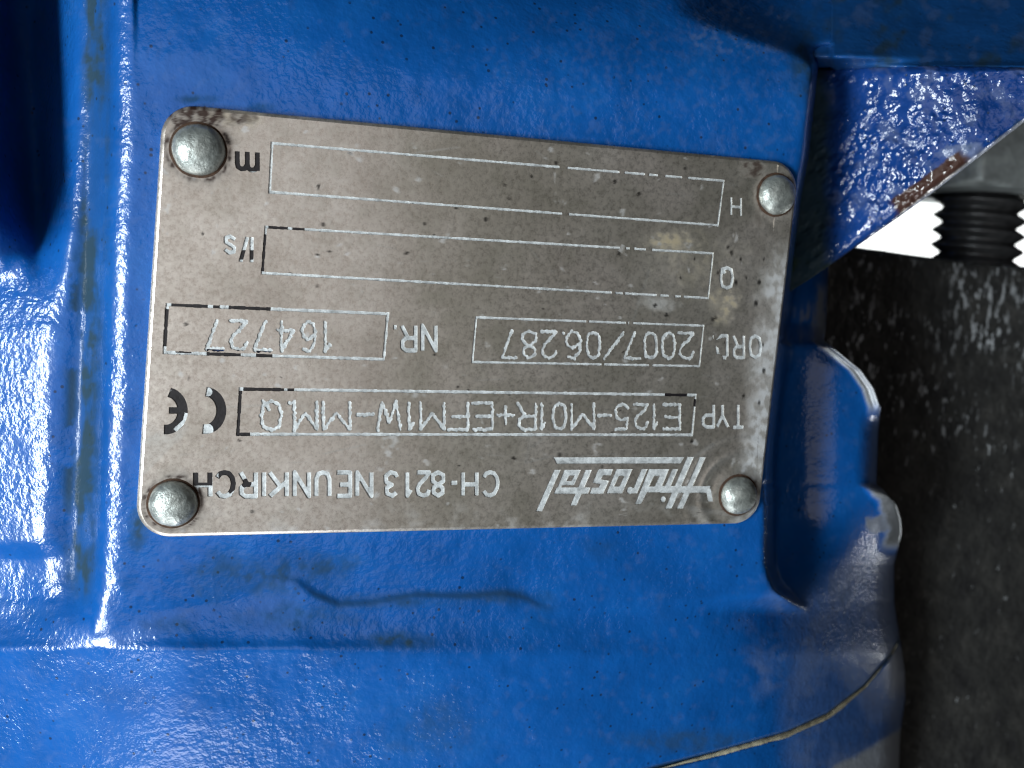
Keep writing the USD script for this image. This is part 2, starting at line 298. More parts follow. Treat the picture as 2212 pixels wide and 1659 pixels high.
def blob(x, y, cx, cy, rx, ry, s=30, th=0.5, seed=0, soft=0.35):
    r = np.sqrt(((x - cx)/rx)**2 + ((y - cy)/ry)**2); k = r < 2.2; out = np.zeros_like(r)
    out[k] = np.clip((1.25 - r[k] - 1.6*(nz(x[k], y[k], s, 4, seed) - 0.5))/soft, 0, 1)
    return out
def casing_masks(x, y):
    xl, xr, xb = poly_at(XLEFT, y), poly_at(XRIGHT, y), poly_at(XBOSS, y)
    n1, n2, n3 = nz(x, y, 45, 5, 1), nz(x, y, 16, 4, 2), nz(x, y, 140, 4, 3)
    dirt = np.zeros_like(x)
    g = np.exp(-((xl - x - 62)/30)**2)*S(1330, 1240, y)
    ns = nz(x*2.0, y*0.40, 45, 5, 11)
    dirt = np.maximum(dirt, np.clip(g*(0.34 + 0.95*S(0.38, 0.60, ns)*(0.5 + 0.5*S(0.35, 0.6, n2))), 0, 0.85))
    dirt = np.maximum(dirt, 0.75*np.exp(-((xl - x - 92)/16)**2)*S(0.48, 0.58, n1)*S(480, 600, y)*S(1180, 1050, y))
    for cx, cy, rx, ry, a, sd in ((560, 1240, 150, 48, .68, 1), (860, 1382, 75, 17, .8, 2), (355, 1352, 55, 16, .5, 3), (700, 1225, 70, 30, .6, 4), (640, 1330, 120, 30, .5, 5),
                                  (1090, 1290, 90, 18, .5, 6), (840, 1300, 130, 14, .5, 7), (300, 1140, 22, 40, .8, 8), (1290, 1185, 35, 26, .35, 9), (930, 1570, 110, 60, .35, 10),
                                  (1480, 1600, 130, 26, .5, 11), (1745, 130, 40, 110, .7, 12), (1830, 40, 170, 60, .5, 13), (430, 215, 40, 9, .6, 14), (560, 232, 26, 8, .8, 15)):
        dirt = np.maximum(dirt, a*blob(x, y, cx, cy, rx*1.1, ry*1.1, 34, seed=sd + 20, soft=1.0)*(0.45 + 0.55*S(0.40, 0.62, n2)))
    dirt = np.maximum(dirt, 0.30*S(0.56, 0.70, n3)*S(0.45, 0.6, n1)*S(1250, 1180, np.abs(y - 1300) + 1180))
    dirt = np.maximum(dirt, 0.9*np.exp(-((y - seam_y(x))/6.0)**2)*(x > 1250))
    dirt = np.maximum(dirt, 0.7*np.exp(-((y - foot_y(x) - 2)/(5 + 9*n1))**2)*S(630, 700, x)*S(1230, 1120, x)*(0.5 + 0.5*n2))
    dust = 0.30*blob(x, y, 1790, 1410, 170, 130, 40, seed=41, soft=0.9)*S(0.40, 0.62, n1)
    dust = np.maximum(dust, 0.36*blob(x, y, 1790, 1410, 130, 110, 30, seed=44, soft=1.0)*S(0.46, 0.70, nz(x, y, 15, 5, 45)))
    dust = np.maximum(dust, 0.30*S(1660, 1760, x + 60*(n3 - .5))*S(1210, 1290, y + (x - 1760)*.5 + 60*(n1 - .5))*(0.5 + 0.6*S(.4, .6, n1)))
    dust = np.maximum(dust, 0.07*blob(x, y, 1480, 200, 420, 170, 40, seed=42)*S(0.50, 0.68, nz(x, y, 11, 5, 46)))
    dust = np.maximum(dust, 0.2*blob(x, y, 1590, 60, 110, 60, 30, seed=43)*S(0.46, 0.66, nz(x, y, 9, 5, 47)))
    dust = np.maximum(dust, 0.05*S(0.56, 0.72, nz(x, y, 18, 4, 48)))
    dust = np.maximum(dust, 0.5*blob(x, y, 290, 800, 10, 10, 8, seed=49)*0)
    rim = xr - x
    bare = S(32, 22, rim)*S(722, 742, y)*S(905, 860, y)
    bare = np.maximum(bare, 0.75*S(34, 14, rim + 22*(n2 - 0.5))*S(605, 640, y)*S(760, 730, y)*S(0.35, 0.55, nz(x*3.2, y*0.5, 22, 3, 51)))
    bare = np.maximum(bare, 0.55*S(100, 30, rim)*S(640, 680, y)*S(750, 725, y)*S(0.54, 0.66, nz(x*3.2, y*0.5, 20, 3, 52)))
    bare = np.maximum(bare, S(42, 22, rim + 24*(n2 - 0.5))*S(1040, 1065, y)*S(1195, 1168, y))
    bare = np.maximum(bare, 0.7*blob(x, y, 1905, 1133, 30, 18, 16, seed=53))
    dust = np.maximum(dust, 0.75*S(50, 22, rim + 24*(n2 - 0.5))*S(1372, 1410, y)*S(1540, 1470, y)*(y > seam_y(x) - 6))
    dust = np.maximum(dust, 1.0*S(0, 22, (y - 1560) - (1945 - x)*0.62 + 40*(n1 - 0.5))*(x > 1600)*(y > seam_y(x) + 20))
    brown = np.zeros_like(x)
    return dict(dirt=np.clip(dirt, 0, 1), dust=np.clip(dust, 0, 1), bare=np.clip(bare, 0, 1), brown=brown)
masks = casing_masks(Xf, Yf)
cx_, cy_ = Xf[quads].mean(1), Yf[quads].mean(1)
is_cover = cy_ > seam_y(cx_)
is_pad = (cx_ > poly_at(XLEFT, cy_) - 2) & (cx_ < poly_at(XBOSS, cy_) + 2) & (cy_ < 1290 + 8*np.sin(cx_/95.0)) & ~is_cover
def sub(parent, name, sel, material, label=None):
    q = quads[sel]; u_, inv = np.unique(q, return_inverse=True)
    return part(parent, name, (v[u_], inv.reshape(q.shape)), material, smooth=False, label=label, primvars={k: a[u_] for k, a in masks.items()}, normals=vn[u_])
sub(casing, 'body', ~is_cover & ~is_pad, M_PAINT)
sub(casing, 'mounting_pad', is_pad, M_PAINT, 'flat raised pad under the nameplate')
sub(casing, 'end_cover', is_cover, M_PAINT, 'blue end cover below the curved joint, worn grey at its corner')
# sealant squeezed into the joint
sx = np.linspace(1262, 1938, 90); sy = seam_y(sx) + 3.5
sc = gaussian_filter(body_height(sx, sy), 2) + 0.25
ctr = local(at(sx, sy, sc)); rad = (0.09 + 0.42*S(1400, 1600, sx)*S(1925, 1800, sx))*(0.6 + 0.8*nz(sx, sy, 14, 3, 60))*1e-3
ang = np.linspace(0, 2*math.pi, 9)[:-1]
tv = (ctr[:, None, :] + rad[:, None, None]*(np.cos(ang)[None, :, None]*N + np.sin(ang)[None, :, None]*V)).reshape(-1, 3)
ti = np.arange(len(sx)*8).reshape(-1, 8); tq = np.stack([ti[:-1], np.roll(ti[:-1], -1, 1), np.roll(ti[1:], -1, 1), ti[1:]], -1).reshape(-1, 4)
part(casing, 'sealant_bead', (tv, tq), M_GASKET, smooth=True)

# gusset web to the upper right, deeper than the pad, with a thick lower edge
def strip_grid(x0, x1, ytop, ybot, nx, ny, hfun):
    xs = np.linspace(x0, x1, nx); t = np.linspace(0, 1, ny)
    Xg = np.repeat(xs[None, :], ny, 0); Yg = ytop(xs)[None, :]*(1 - t[:, None]) + ybot(xs)[None, :]*t[:, None]
    return Xg, Yg, hfun(Xg, Yg, np.repeat(t[:, None], nx, 1))
def gus_bot(x): return np.interp(x, [1640, 1700, 1745, 1840, 1940, 2010, 2080, 2150, 2212, 2300], [670, 634, 606, 540, 470, 420, 366, 312, 264, 200])
def gus_h(x, y, t):
    g = gus_base(x) + 1.6*(nz(x, y, 120, 3, 70) - 0.5) + 0.9*(nz(x, y, 40, 2, 71) - 0.5) + 0.55*(nz(x, y, 11, 2, 78) - 0.5)*(0.4 + 1.2*S(.4, .6, nz(x, y, 60, 3, 79)))
    e = np.clip((t - 0.90)/0.10, 0, 1); g = g - 2.2*(1 - np.sqrt(1 - 0.99*e*e))
    e2 = np.clip((0.07 - t)/0.07, 0, 1); g = g - 1.0*e2**2
    return g
GX, GY, GH = strip_grid(1650, 2300, lambda x: np.interp(x, [1650, 1790, 1900, 2050, 2300], [150, 150, 141, 143, 146]), gus_bot, 230, 190, gus_h)
GP = at(GX, GY, GH)
GP = np.concatenate([at(GX[:1], GY[:1] + 2, GH[:1] - 7), GP, at(GX[-1:], GY[-1:] - 3, GH[-1:] - 3), at(GX[-1:], GY[-1:] - 12, GH[-1:] - 12)], 0)
gi = np.arange(GP.shape[0]*GP.shape[1]).reshape(GP.shape[:2])
gq = np.stack([gi[1:, :-1], gi[1:, 1:], gi[:-1, 1:], gi[:-1, :-1]], -1).reshape(-1, 4)
gx = np.concatenate([GX[:1], GX, GX[-1:], GX[-1:]], 0).ravel(); gy = np.concatenate([GY[:1], GY, GY[-1:], GY[-1:]], 0).ravel()
dl = gus_bot(gx) - gy
gm = dict(dirt=np.clip(0.85*S(1812, 1770, gx + 30*(nz(gx, gy, 30, 3, 72) - 0.5)) + 0.35*S(0.55, 0.65, nz(gx, gy, 60, 4, 73))*S(90, 20, dl), 0, 1),
          dust=np.clip(0.16*S(0.52, 0.66, nz(gx, gy, 30, 4, 74)) + 0.35*blob(gx, gy, 2085, 330, 50, 18, 20, seed=75), 0, 1),
          bare=np.clip(0.55*S(12, 3, dl)*S(1960, 2010, gx), 0, 1),  # pale lower edge: bevel highlight put into the colour
          brown=np.clip(S(0.0, 0.3, 1.15 - np.abs(((gx - 2010)*0.80 - (gy - 398)*0.60)/98) - 0.5*(nz(gx, gy, 22, 3, 76) - 0.5))*S(52, 44, dl + 16*(nz(gx, gy, 14, 3, 77) - 0.5))*S(1, 6, dl), 0, 1))
part(casing, 'gusset', (local(GP).reshape(-1, 3), gq), M_GUSSET, smooth=True, label='triangular web with sparkling rough blue paint and a bare brown chip', primvars=gm)
# receding underside above the gusset
def uf_h(x, y, t): return gus_base(x) + 12*S(2050, 1750, x)*S(152, 120, y) - 1.2 - 0.12*(152 - y) + np.where(y > 96, -1.5*S(1801, 1793, x), 0.12*(x < 1801) - 1.6*S(1794, 1789, x)) + cast_noise(x, y) + 1.4*(nz(x, y, 70, 3, 80) - 0.5)*S(1810, 1950, x) + 1.2*np.exp(-((y - 143)/5)**2)
FX, FY, FH = strip_grid(1700, 2320, lambda x: np.full_like(x, -130.0), lambda x: np.interp(x, [1640, 1790, 1900, 2050, 2320], [156, 153, 145, 147, 150]), 150, 70, uf_h)
FP = local(at(FX, FY, FH)); fi = np.arange(FX.size).reshape(FX.shape)
fq = np.stack([fi[1:, :-1], fi[1:, 1:], fi[:-1, 1:], fi[:-1, :-1]], -1).reshape(-1, 4)
fx, fy = FX.ravel(), FY.ravel()
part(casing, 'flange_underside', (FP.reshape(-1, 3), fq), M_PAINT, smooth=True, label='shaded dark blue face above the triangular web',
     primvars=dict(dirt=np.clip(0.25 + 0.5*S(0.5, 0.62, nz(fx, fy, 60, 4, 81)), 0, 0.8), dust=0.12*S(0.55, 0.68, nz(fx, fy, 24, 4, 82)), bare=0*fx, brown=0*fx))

# ================================================================== the nameplate
plate = thing('nameplate', O, 'weathered stainless steel nameplate, upside down, held by four dome rivets', 'nameplate', (U, V, N))
cor = mm(np.array([351, 1730, 1638, 290]), np.array([221, 352, 1131, 1163]))
outer = Polygon(cor).buffer(-4.2, quad_segs=12).buffer(4.2, quad_segs=12)
outer = outer.intersection(Polygon(mm(np.array([346, 410, 2000, 2000, 0, 0, 340]), np.array([292, 226, 100, 1500, 1500, 292, 300]))).buffer(0)) if False else outer

FONT = {  # single-stroke letters in a unit box, y up
 'C': [[(1, .8), (.82, .96), (.55, 1), (.25, .92), (.05, .68), (0, .45), (.07, .22), (.28, .04), (.55, 0), (.82, .05), (1, .22)]],
 'H': [[(0, 0), (0, 1)], [(1, 0), (1, 1)], [(0, .52), (1, .52)]],
 '-': [[(0, .45), (1, .45)]],
 '8': [[(.5, .54), (.12, .66), (.1, .88), (.5, 1), (.9, .88), (.88, .66), (.5, .54), (.05, .38), (.04, .12), (.5, 0), (.96, .12), (.95, .38), (.5, .54)]],
 '2': [[(.02, .74), (.12, .93), (.45, 1), (.85, .92), (.95, .7), (.75, .48), (.25, .22), (0, 0), (1, 0)]],
 '1': [[(.1, .74), (.6, 1), (.6, 0)]],
 '3': [[(.05, .85), (.4, 1), (.85, .9), (.88, .66), (.45, .53), (.9, .42), (.95, .16), (.55, 0), (.15, .05), (0, .2)]],
 'N': [[(0, 0), (0, 1), (1, 0), (1, 1)]],
 'E': [[(1, 1), (0, 1), (0, 0), (1, 0)], [(0, .52), (.8, .52)]],
 'F': [[(1, 1), (0, 1), (0, 0)], [(0, .52), (.8, .52)]],
 'U': [[(0, 1), (0, .3), (.15, .07), (.5, 0), (.85, .07), (1, .3), (1, 1)]],
 'K': [[(0, 0), (0, 1)], [(1, 1), (.05, .42)], [(.38, .6), (1, 0)]],
 'I': [[(.5, 0), (.5, 1)]], 'l': [[(.5, 0), (.5, 1)]],
 'R': [[(0, 0), (0, 1), (.7, 1), (.95, .88), (.95, .64), (.7, .5), (0, .5)], [(.55, .5), (1, 0)]],
 'T': [[(0, 1), (1, 1)], [(.5, 1), (.5, 0)]],
 'Y': [[(0, 1), (.5, .48), (1, 1)], [(.5, .48), (.5, 0)]],
 'P': [[(0, 0), (0, 1), (.7, 1), (.98, .88), (.98, .62), (.7, .47), (0, .47)]],
 'O': [[(.5, 1), (.12, .88), (0, .5), (.12, .12), (.5, 0), (.88, .12), (1, .5), (.88, .88), (.5, 1)]],
 '0': [[(.5, 1), (.12, .9), (.02, .6), (.02, .4), (.12, .1), (.5, 0), (.88, .1), (.98, .4), (.98, .6), (.88, .9), (.5, 1)]],
 'Q': [[(.5, 1), (.12, .9), (0, .5), (.12, .1), (.5, 0), (.88, .1), (1, .5), (.88, .9), (.5, 1)], [(.62, .28), (.95, .0)]],
 'D': [[(0, 0), (0, 1), (.55, 1), (.92, .8), (1, .5), (.92, .2), (.55, 0), (0, 0)]],
 'M': [[(0, 0), (0, 1), (.5, .4), (1, 1), (1, 0)]],
 'W': [[(0, 1), (.2, 0), (.5, .75), (.8, 0), (1, 1)]],
 '+': [[(0, .45), (1, .45)], [(.5, .12), (.5, .8)]],
 '/': [[(0, 0), (1, 1)]],
 '.': [[(-.3, .06), (1.3, .06)]],
 '5': [[(.95, 1), (.15, 1), (.08, .56), (.5, .64), (.88, .52), (.95, .25), (.75, .05), (.4, 0), (.05, .12)]],
 '4': [[(.75, 0), (.75, 1), (.0, .3), (1, .3)]],
 '6': [[(.85, .95), (.45, 1), (.1, .75), (.02, .35), (.2, .06), (.6, 0), (.95, .2), (.92, .5), (.55, .62), (.1, .45)]],
 '7': [[(0, 1), (1, 1), (.35, 0)]],
 'm': [[(0, 0), (0, 1)], [(0, .72), (.12, .95), (.3, 1), (.46, .9), (.5, .7), (.5, 0)], [(.5, .72), (.62, .95), (.8, 1), (.96, .9), (1, .7), (1, 0)]],
 's': [[(1, .8), (.6, 1), (.12, .9), (.1, .65), (.5, .5), (.92, .36), (.9, .1), (.5, 0), (.0, .18)]],
}
def strokes(text, boxes, base, cap, ins=4.5):
    """text upside down in the photograph: boxes = (x of each letter's left side, of its right side); base, cap = ((x, y), (x, y)) lines, native pixels"""
    out = []
    for ch, (xr, xl) in zip(text, boxes):
        for st in FONT[ch]:
            a = np.array(st, float); i_ = min(ins, (xr - xl)*.3); x = xr - i_ - a[:, 0]*(xr - xl - 2*i_)
            yb = base[0][1] + (x - base[0][0])*(base[1][1] - base[0][1])/(base[1][0] - base[0][0])
            yt = cap[0][1] + (x - cap[0][0])*(cap[1][1] - cap[0][1])/(cap[1][0] - cap[0][0])
            out.append(nat(x, yb + ins + a[:, 1]*(yt - yb - 2*ins)))
    return out
def pen(lines, width, jitter=0.0, dotted=False, cap=2):
    shapes = []
    for l in lines:
        ls = LineString(l)
        if dotted:
            n = max(2, int(ls.length/0.20))
            for k in range(n + 1):
                p = ls.interpolate(k/n, normalized=True)
                shapes.append(Point(p.x + rng.normal(0, .05), p.y + rng.normal(0, .05)).buffer(width/2*rng.uniform(.62, 1.2), quad_segs=4))
            shapes.append(ls.buffer(width*0.28, quad_segs=3))
        else:
            shapes.append(ls.buffer(width/2, cap_style=cap, join_style=1, quad_segs=4))
    return unary_union(shapes)
def seg(pts, width, rough=True):                     # a ruled line with an uneven width, native pixels
    a = nat(*np.array(pts, float).T); ls = LineString(a); n = max(3, int(ls.length/0.45)); sh = []
    prev = None
    for k in range(n):
        p, q = ls.interpolate(k/n, normalized=True), ls.interpolate((k + 1.15)/n if k < n - 1 else 1, normalized=True)
        sh.append(LineString([(p.x, p.y), (q.x, q.y)]).buffer(width/2*(rng.uniform(.78, 1.15) if rough else 1), cap_style=2 if 0 < k < n - 1 else 3))
    return unary_union(sh)
K3, K5 = 0.36166, 0.5877
def c3(x0, pairs): return [(x0 + a*K3, x0 + b*K3) for a, b in pairs]
# ruled fields
frames = {'head': [(1071, 564), (2849, 712), (2826, 887), (1061, 756)], 'flow': [(1046, 894), (2807, 998), (2788, 1174), (1033, 1075)],
          'number': [(658, 1200), (1526, 1236), (1510, 1415), (647, 1388)], 'order': [(1875, 1250), (2770, 1283), (2753, 1442), (1859, 1426)], 'type': [(947, 1532), (2739, 1556), (2724, 1713), (936, 1710)]}
frame_polys = []
for k, c in frames.items():
    sides = [seg([c[i], c[(i + 1) % 4]], 0.42 if k in ('type', 'number') else 0.34) for i in range(4)]
    g = unary_union(sides)
    if k in ('head', 'flow', 'order'):               # the rulings are worn away in places
        wear_glint = []
        x0, x1 = (2150, 2700) if k == 'head' else (2300, 2700) if k == 'flow' else (2250, 2600)
        for _ in range(8 if k != 'order' else 5):
            xx = rng.uniform(x0, x1); e = rng.choice([0, 2])
            a, b = (c[0], c[1]) if e == 0 else (c[3], c[2])
            f_ = (xx - a[0])/(b[0] - a[0]); p = nat(xx, a[1] + f_*(b[1] - a[1])); wl = rng.uniform(.1, .55 if k != 'order' else .25)
            wear_glint.append(box(p[0] - wl, p[1] - .5, p[0] + wl, p[1] + .5))
        g = g.difference(unary_union(wear_glint))
    frame_polys.append(g)
# lettering
sans = 0.64
cb = [(700 + a*K5, 700 + b*K5) for a, b in ((2150, 2040), (2008, 1902), (1880, 1820), (1788, 1695), (1690, 1592), (1572, 1508), (1475, 1380), (1303, 1192), (1160, 1055), (1022, 918), (884, 773), (735, 606), (597, 553), (528, 412), (380, 256), (223, 112))]
t_maker = pen(strokes('CH-8213NEUNKIRCH', cb, ((760, 1856), (1960, 1856)), ((760, 1960), (1960, 1956))), sans)
t_nr = pen(strokes('NR.', [(1300 + a*K3, 1300 + b*K3) for a, b in ((1160, 990), (940, 765), (730, 680))], ((1540, 1278), (1730, 1278)), ((1540, 1384), (1730, 1386))), 0.60)
t_ord = pen(strokes('ORD.', [(2500 + a*K3, 2500 + b*K3) for a, b in ((1380, 1235), (1195, 1058), (1015, 880), (862, 835))], ((2800, 1318), (3000, 1318)), ((2800, 1413), (3000, 1413))), 0.54)
t_ord = t_ord.difference(unary_union([Point(nat(2836, 1352)).buffer(.75), Point(nat(2828, 1412)).buffer(.7), Point(nat(2868, 1412)).buffer(.35)]))
t_typ = pen(strokes('TYP', [(2500 + a*K3, 2500 + b*K3) for a, b in ((1195, 1050), (1025, 880), (868, 725))], ((2760, 1590), (2935, 1590)), ((2760, 1686), (2935, 1688))), 0.56)
t_q = pen(strokes('Q', [(2500 + 1075*K3, 2500 + 920*K3)], ((2800, 1050), (2900, 1050)), ((2800, 1139), (2900, 1139))), 0.54)
t_h = pen(strokes('H', [(2500 + 1165*K3, 2500 + 1035*K3)], ((2870, 772), (2930, 776)), ((2870, 850), (2930, 856))), 0.40)
t_ls = pen(strokes('l', [(1003, 978)], ((900, 928), (1010, 930)), ((900, 1034), (1010, 1038))) + strokes('/', [(978, 942)], ((900, 928), (1010, 930)), ((900, 1034), (1010, 1038))) + strokes('s', [(930, 880)], ((900, 926), (1010, 930)), ((900, 1000), (1010, 1010))), 0.5)
t_m = pen(strokes('m', [(1018, 930)], ((920, 590), (1020, 596)), ((920, 666), (1020, 678))), 0.6)
typ_boxes = c3(2500, [(500, 290), (262, 160)]) + c3(1850, [(1950, 1775), (1740, 1560), (1550, 1380), (1360, 1095), (1060, 890), (830, 740), (725, 508), (485, 290), (255, 15)]) + c3(1300, [(1510, 1265), (1250, 970), (930, 800), (775, 500), (480, 275)]) + c3(600, [(2160, 1845), (1800, 1530), (1500, 1475), (1415, 1170)])
t_type = pen(strokes('E125-M01R+EFM1W-MM.Q', typ_boxes, ((1030, 1575), (2680, 1590)), ((1030, 1698), (2680, 1694))), 0.52, dotted=True)
t_num = pen(strokes('164727', c3(600, [(1950, 1830), (1790, 1612), (1550, 1345), (1310, 1090), (1040, 825), (775, 580)]), ((800, 1256), (1320, 1264)), ((800, 1378), (1320, 1390))), 0.50, dotted=True)
t_order = pen(strokes('2007/06.287', [(2735, 2668), (2662, 2602), (2590, 2532), (2524, 2452), (2460, 2374), (2366, 2304), (2292, 2222), (2222, 2212), (2193, 2126), (2116, 2050), (2038, 1973)], ((1960, 1298), (2740, 1308)), ((1960, 1414), (2740, 1417))), 0.50, dotted=True)
# conformity mark: two half rings
def arc(cx, cy, rx, ry, a0, a1): t = np.linspace(math.radians(a0), math.radians(a1), 18); return nat(600 + (cx + rx*np.cos(t))*K3, 1120 + (cy + ry*np.sin(t))*K3)
ce = unary_union([LineString(arc(575, 1372, 175, 205, -88, 100)).buffer(.62, cap_style=2), LineString(arc(145, 1375, 185, 205, -78, 96)).buffer(.62, cap_style=2),
                  LineString(nat(np.array([600 + 180*K3, 600 + 320*K3]), np.array([1120 + 1372*K3]*2))).buffer(.42, cap_style=2)])
# slanted maker's logotype
KL = 1200/2212
def lp(*pts): a = np.array(pts, float); return Polygon(nat(2000 + a[:, 0]*KL, 1720 + a[:, 1]*KL))
def bar(xt, yt, xb, yb, w): return lp((xt, yt), (xt + w, yt), (xb + w, yb), (xb, yb))
logo = unary_union([
    lp((325, 150), (1282, 147), (1255, 194), (350, 196)),
    bar(1300, 147, 1138, 522, 50), bar(1388, 147, 1222, 522, 48), bar(1112, 358, 1098, 408, 360), lp((1455, 358), (1475, 385), (1490, 470), (1460, 470), (1440, 405)),
    bar(1192, 235, 1138, 358, 44), Point(nat(2000 + 1125*KL, 1720 + 455*KL)).buffer(.46),
    lp((1022, 235), (1172, 235), (1100, 404), (1010, 404), (965, 490), (920, 490)).difference(lp((1062, 285), (1100, 285), (1062, 362), (1024, 362))),
    bar(968, 235, 892, 412, 46), Point(nat(2000 + 885*KL, 1720 + 390*KL)).buffer(.55),
    lp((785, 235), (905, 235), (830, 412), (712, 412)).difference(lp((806, 285), (842, 285), (806, 362), (770, 362))),
    lp((655, 235), (765, 235), (748, 280), (690, 280), (676, 310), (735, 320), (690, 415), (590, 415), (606, 370), (655, 370), (668, 345), (612, 335)),
    bar(562, 240, 450, 500, 48), lp((350, 368), (600, 368), (580, 415), (330, 415)),
    lp((408, 240), (530, 240), (480, 352), (395, 352), (380, 372), (345, 400)).difference(lp((445, 282), (480, 282), (458, 322), (424, 322))),
    bar(335, 240, 200, 542, 48)])
# black paint left in some of the engraving (photo positions)
def bl(x0, y0, pts, r): a = np.array(pts, float); return LineString(nat(x0 + a[:, 0]*K3, y0 + a[:, 1]*K3)).buffer(r, cap_style=2)
black_zone = unary_union([
    bl(600, 1120, [(205, 228), (600, 245)], .5), bl(600, 1120, [(660, 248), (730, 252)], .5), bl(600, 1120, [(830, 255), (1285, 275)], .5), bl(600, 1120, [(165, 270), (138, 675)], .5),
    bl(600, 1120, [(590, 745), (960, 758)], .5), bl(600, 1120, [(1130, 762), (1305, 770)], .5), bl(600, 1120, [(250, 725), (420, 735)], .2),
    bl(600, 1120, [(990, 1140), (1430, 1145)], .5), bl(600, 1120, [(1470, 1145), (1540, 1148)], .5), bl(600, 1120, [(958, 1160), (930, 1640)], .5), bl(600, 1120, [(920, 1632), (1060, 1636)], .5),
    bl(2500, 1120, [(330, 1195), (570, 1205)], .5), bl(2500, 1120, [(648, 1250), (640, 1330)], .5),
    bl(500, 380, [(1540, 1435), (1750, 1440)], .4), bl(500, 380, [(1800, 1440), (1930, 1450)], .3), bl(500, 380, [(1500, 1500), (1455, 1900)], .5),
    bl(500, 380, [(1180, 690), (1440, 700)], 1.05), Polygon(nat(np.array([926, 1000, 990, 926]), np.array([560, 560, 652, 690]))),
    box(*np.concatenate([np.min([nat(760, 1850), nat(835, 1912)], 0), np.max([nat(760, 1850), nat(835, 1912)], 0)])),
    Polygon(nat(np.array([858, 930, 930, 905, 862]), np.array([1846, 1846, 1925, 1945, 1890]))), Point(nat(970, 1904)).buffer(.62),
    Polygon(nat(np.array([930, 1002, 996, 930]), np.array([985, 985, 1022, 1022]))).intersection(box(-99, -99, 99, 99))])
ce_light = unary_union([Point(nat(600 + 600*K3, 1120 + 1172*K3)).buffer(.6), Point(nat(600 + 590*K3, 1120 + 1585*K3)).buffer(.85), bl(600, 1120, [(372, 1400), (350, 1490), (240, 1590)], .26), Point(nat(600 + 170*K3, 1120 + 1148*K3)).buffer(.4)])
light = {'field_ruling': frame_polys, 'engraved_lettering': [t_maker, t_nr, t_ord, t_typ, t_q, t_h, t_ls], 'stamped_lettering': [t_type, t_num, t_order], 'engraved_logo': [logo]}
black = unary_union([unary_union([g.intersection(black_zone) for gs in light.values() for g in gs if g is not logo]), t_m.intersection(black_zone.buffer(.3)), ce.difference(ce_light)])
light['engraved_lettering'].append(t_m.difference(black)); light['conformity_mark'] = [ce.intersection(ce_light)]
light = {k: [g.difference(black.buffer(.01)) for g in gs] for k, gs in light.items()}
engr = unary_union([black] + [g for gs in light.values() for g in gs]).buffer(.012).simplify(.02)

RIV = [((428, 322), 53, 'dome rivet with a rust crust above it'), ((1683, 420), 41, None), ((373, 1090), 50, None), ((1600, 1072), 42, 'dome rivet ringed by hammer dents')]
RIVMM = [mm(np.array(c[0], float), np.array(c[1], float), 0.8) for c, r, _ in RIV]
def dent(u, v):
    d = np.hypot(u - RIVMM[3][0], v - RIVMM[3][1])
    z = 0.16*np.exp(-((d - 6.3)/0.55)**2) - 0.16*np.exp(-((d - 4.8)/0.8)**2) + 0.10*np.exp(-((d - 8.6)/0.6)**2)
    z = z*S(-3, 2, v - RIVMM[3][1] + 0.7*(RIVMM[3][0] - u) + 3)
    d0 = np.hypot(u - RIVMM[2][0], v - RIVMM[2][1]); a0 = np.exp(-((d0 - 8.2)/0.8)**2)
    d1 = np.hypot(u - RIVMM[1][0], v - RIVMM[1][1])
    return z - 0.16*np.exp(-((d1 - 3.9)/0.7)**2)*(u < RIVMM[1][0]) + 0.05*(nz(u, v, 9, 3, 90) - .5)
def polys(g): return [p for p in (g.geoms if hasattr(g, 'geoms') else [g]) if p.geom_type == 'Polygon' and p.area > 1e-4]
def tri(g, size=None):
    vs, fs, n = [], [], 0
    for p in polys(g):
        a, f = trimesh.creation.triangulate_polygon(p, engine='earcut')
        if size: 
            b, f = trimesh.remesh.subdivide_to_size(np.c_[a, np.zeros(len(a))], f, size, max_iter=14); a = b[:, :2]
        vs.append(a); fs.append(f + n); n += len(a)
    a, f = np.vstack(vs), np.vstack(fs)
    e1, e2 = a[f[:, 1]] - a[f[:, 0]], a[f[:, 2]] - a[f[:, 0]]
    fl = (e1[:, 0]*e2[:, 1] - e1[:, 1]*e2[:, 0]) < 0; f[fl] = f[fl][:, ::-1]
    return a, f
CH = 0.52
inner = outer.buffer(-CH)
a, f = tri(inner.difference(engr), 0.55)
top = trimesh.Trimesh(np.c_[a, dent(a[:, 0], a[:, 1])]*1e-3, f, process=False)
pieces = [top]
def wall(ring, z0, z1, outward=0.0):
    ls = LineString(ring.coords); n = max(8, int(ls.length/0.5)) if outward else 0
    c = np.array([ls.interpolate(k/n, normalized=True).coords[0] for k in range(n)]) if n else np.array(ring.coords)[:-1]
    t = np.roll(c, -1, 0) - np.roll(c, 1, 0); t /= np.linalg.norm(t, axis=1, keepdims=True) + 1e-12
    nrm = np.c_[t[:, 1], -t[:, 0]]
    if not ring.is_ccw: nrm = -nrm
    return c, nrm
c, nrm = wall(inner.exterior, 0, 0, 1)
rings = [np.c_[c, dent(c[:, 0], c[:, 1])], np.c_[c + nrm*CH*0.72, np.full(len(c), -0.15)], np.c_[c + nrm*CH, np.full(len(c), -0.42)], np.c_[c + nrm*CH, np.full(len(c), -1.1)]]
rv = np.vstack(rings)*1e-3; m_ = len(c); rf = []
for k in range(3):
    i0 = np.arange(m_) + k*m_; i1 = np.roll(np.arange(m_), -1) + k*m_
    q_ = np.stack([i0, i0 + m_, i1 + m_, i1], -1) if inner.exterior.is_ccw else np.stack([i0, i1, i1 + m_, i0 + m_], -1)
    rf.append(q_)
rf = np.vstack(rf); rf = np.vstack([rf[:, [0, 1, 2]], rf[:, [0, 2, 3]]])
pieces.append(trimesh.Trimesh(rv, rf, process=False))
gv, gf, n0 = [], [], 0
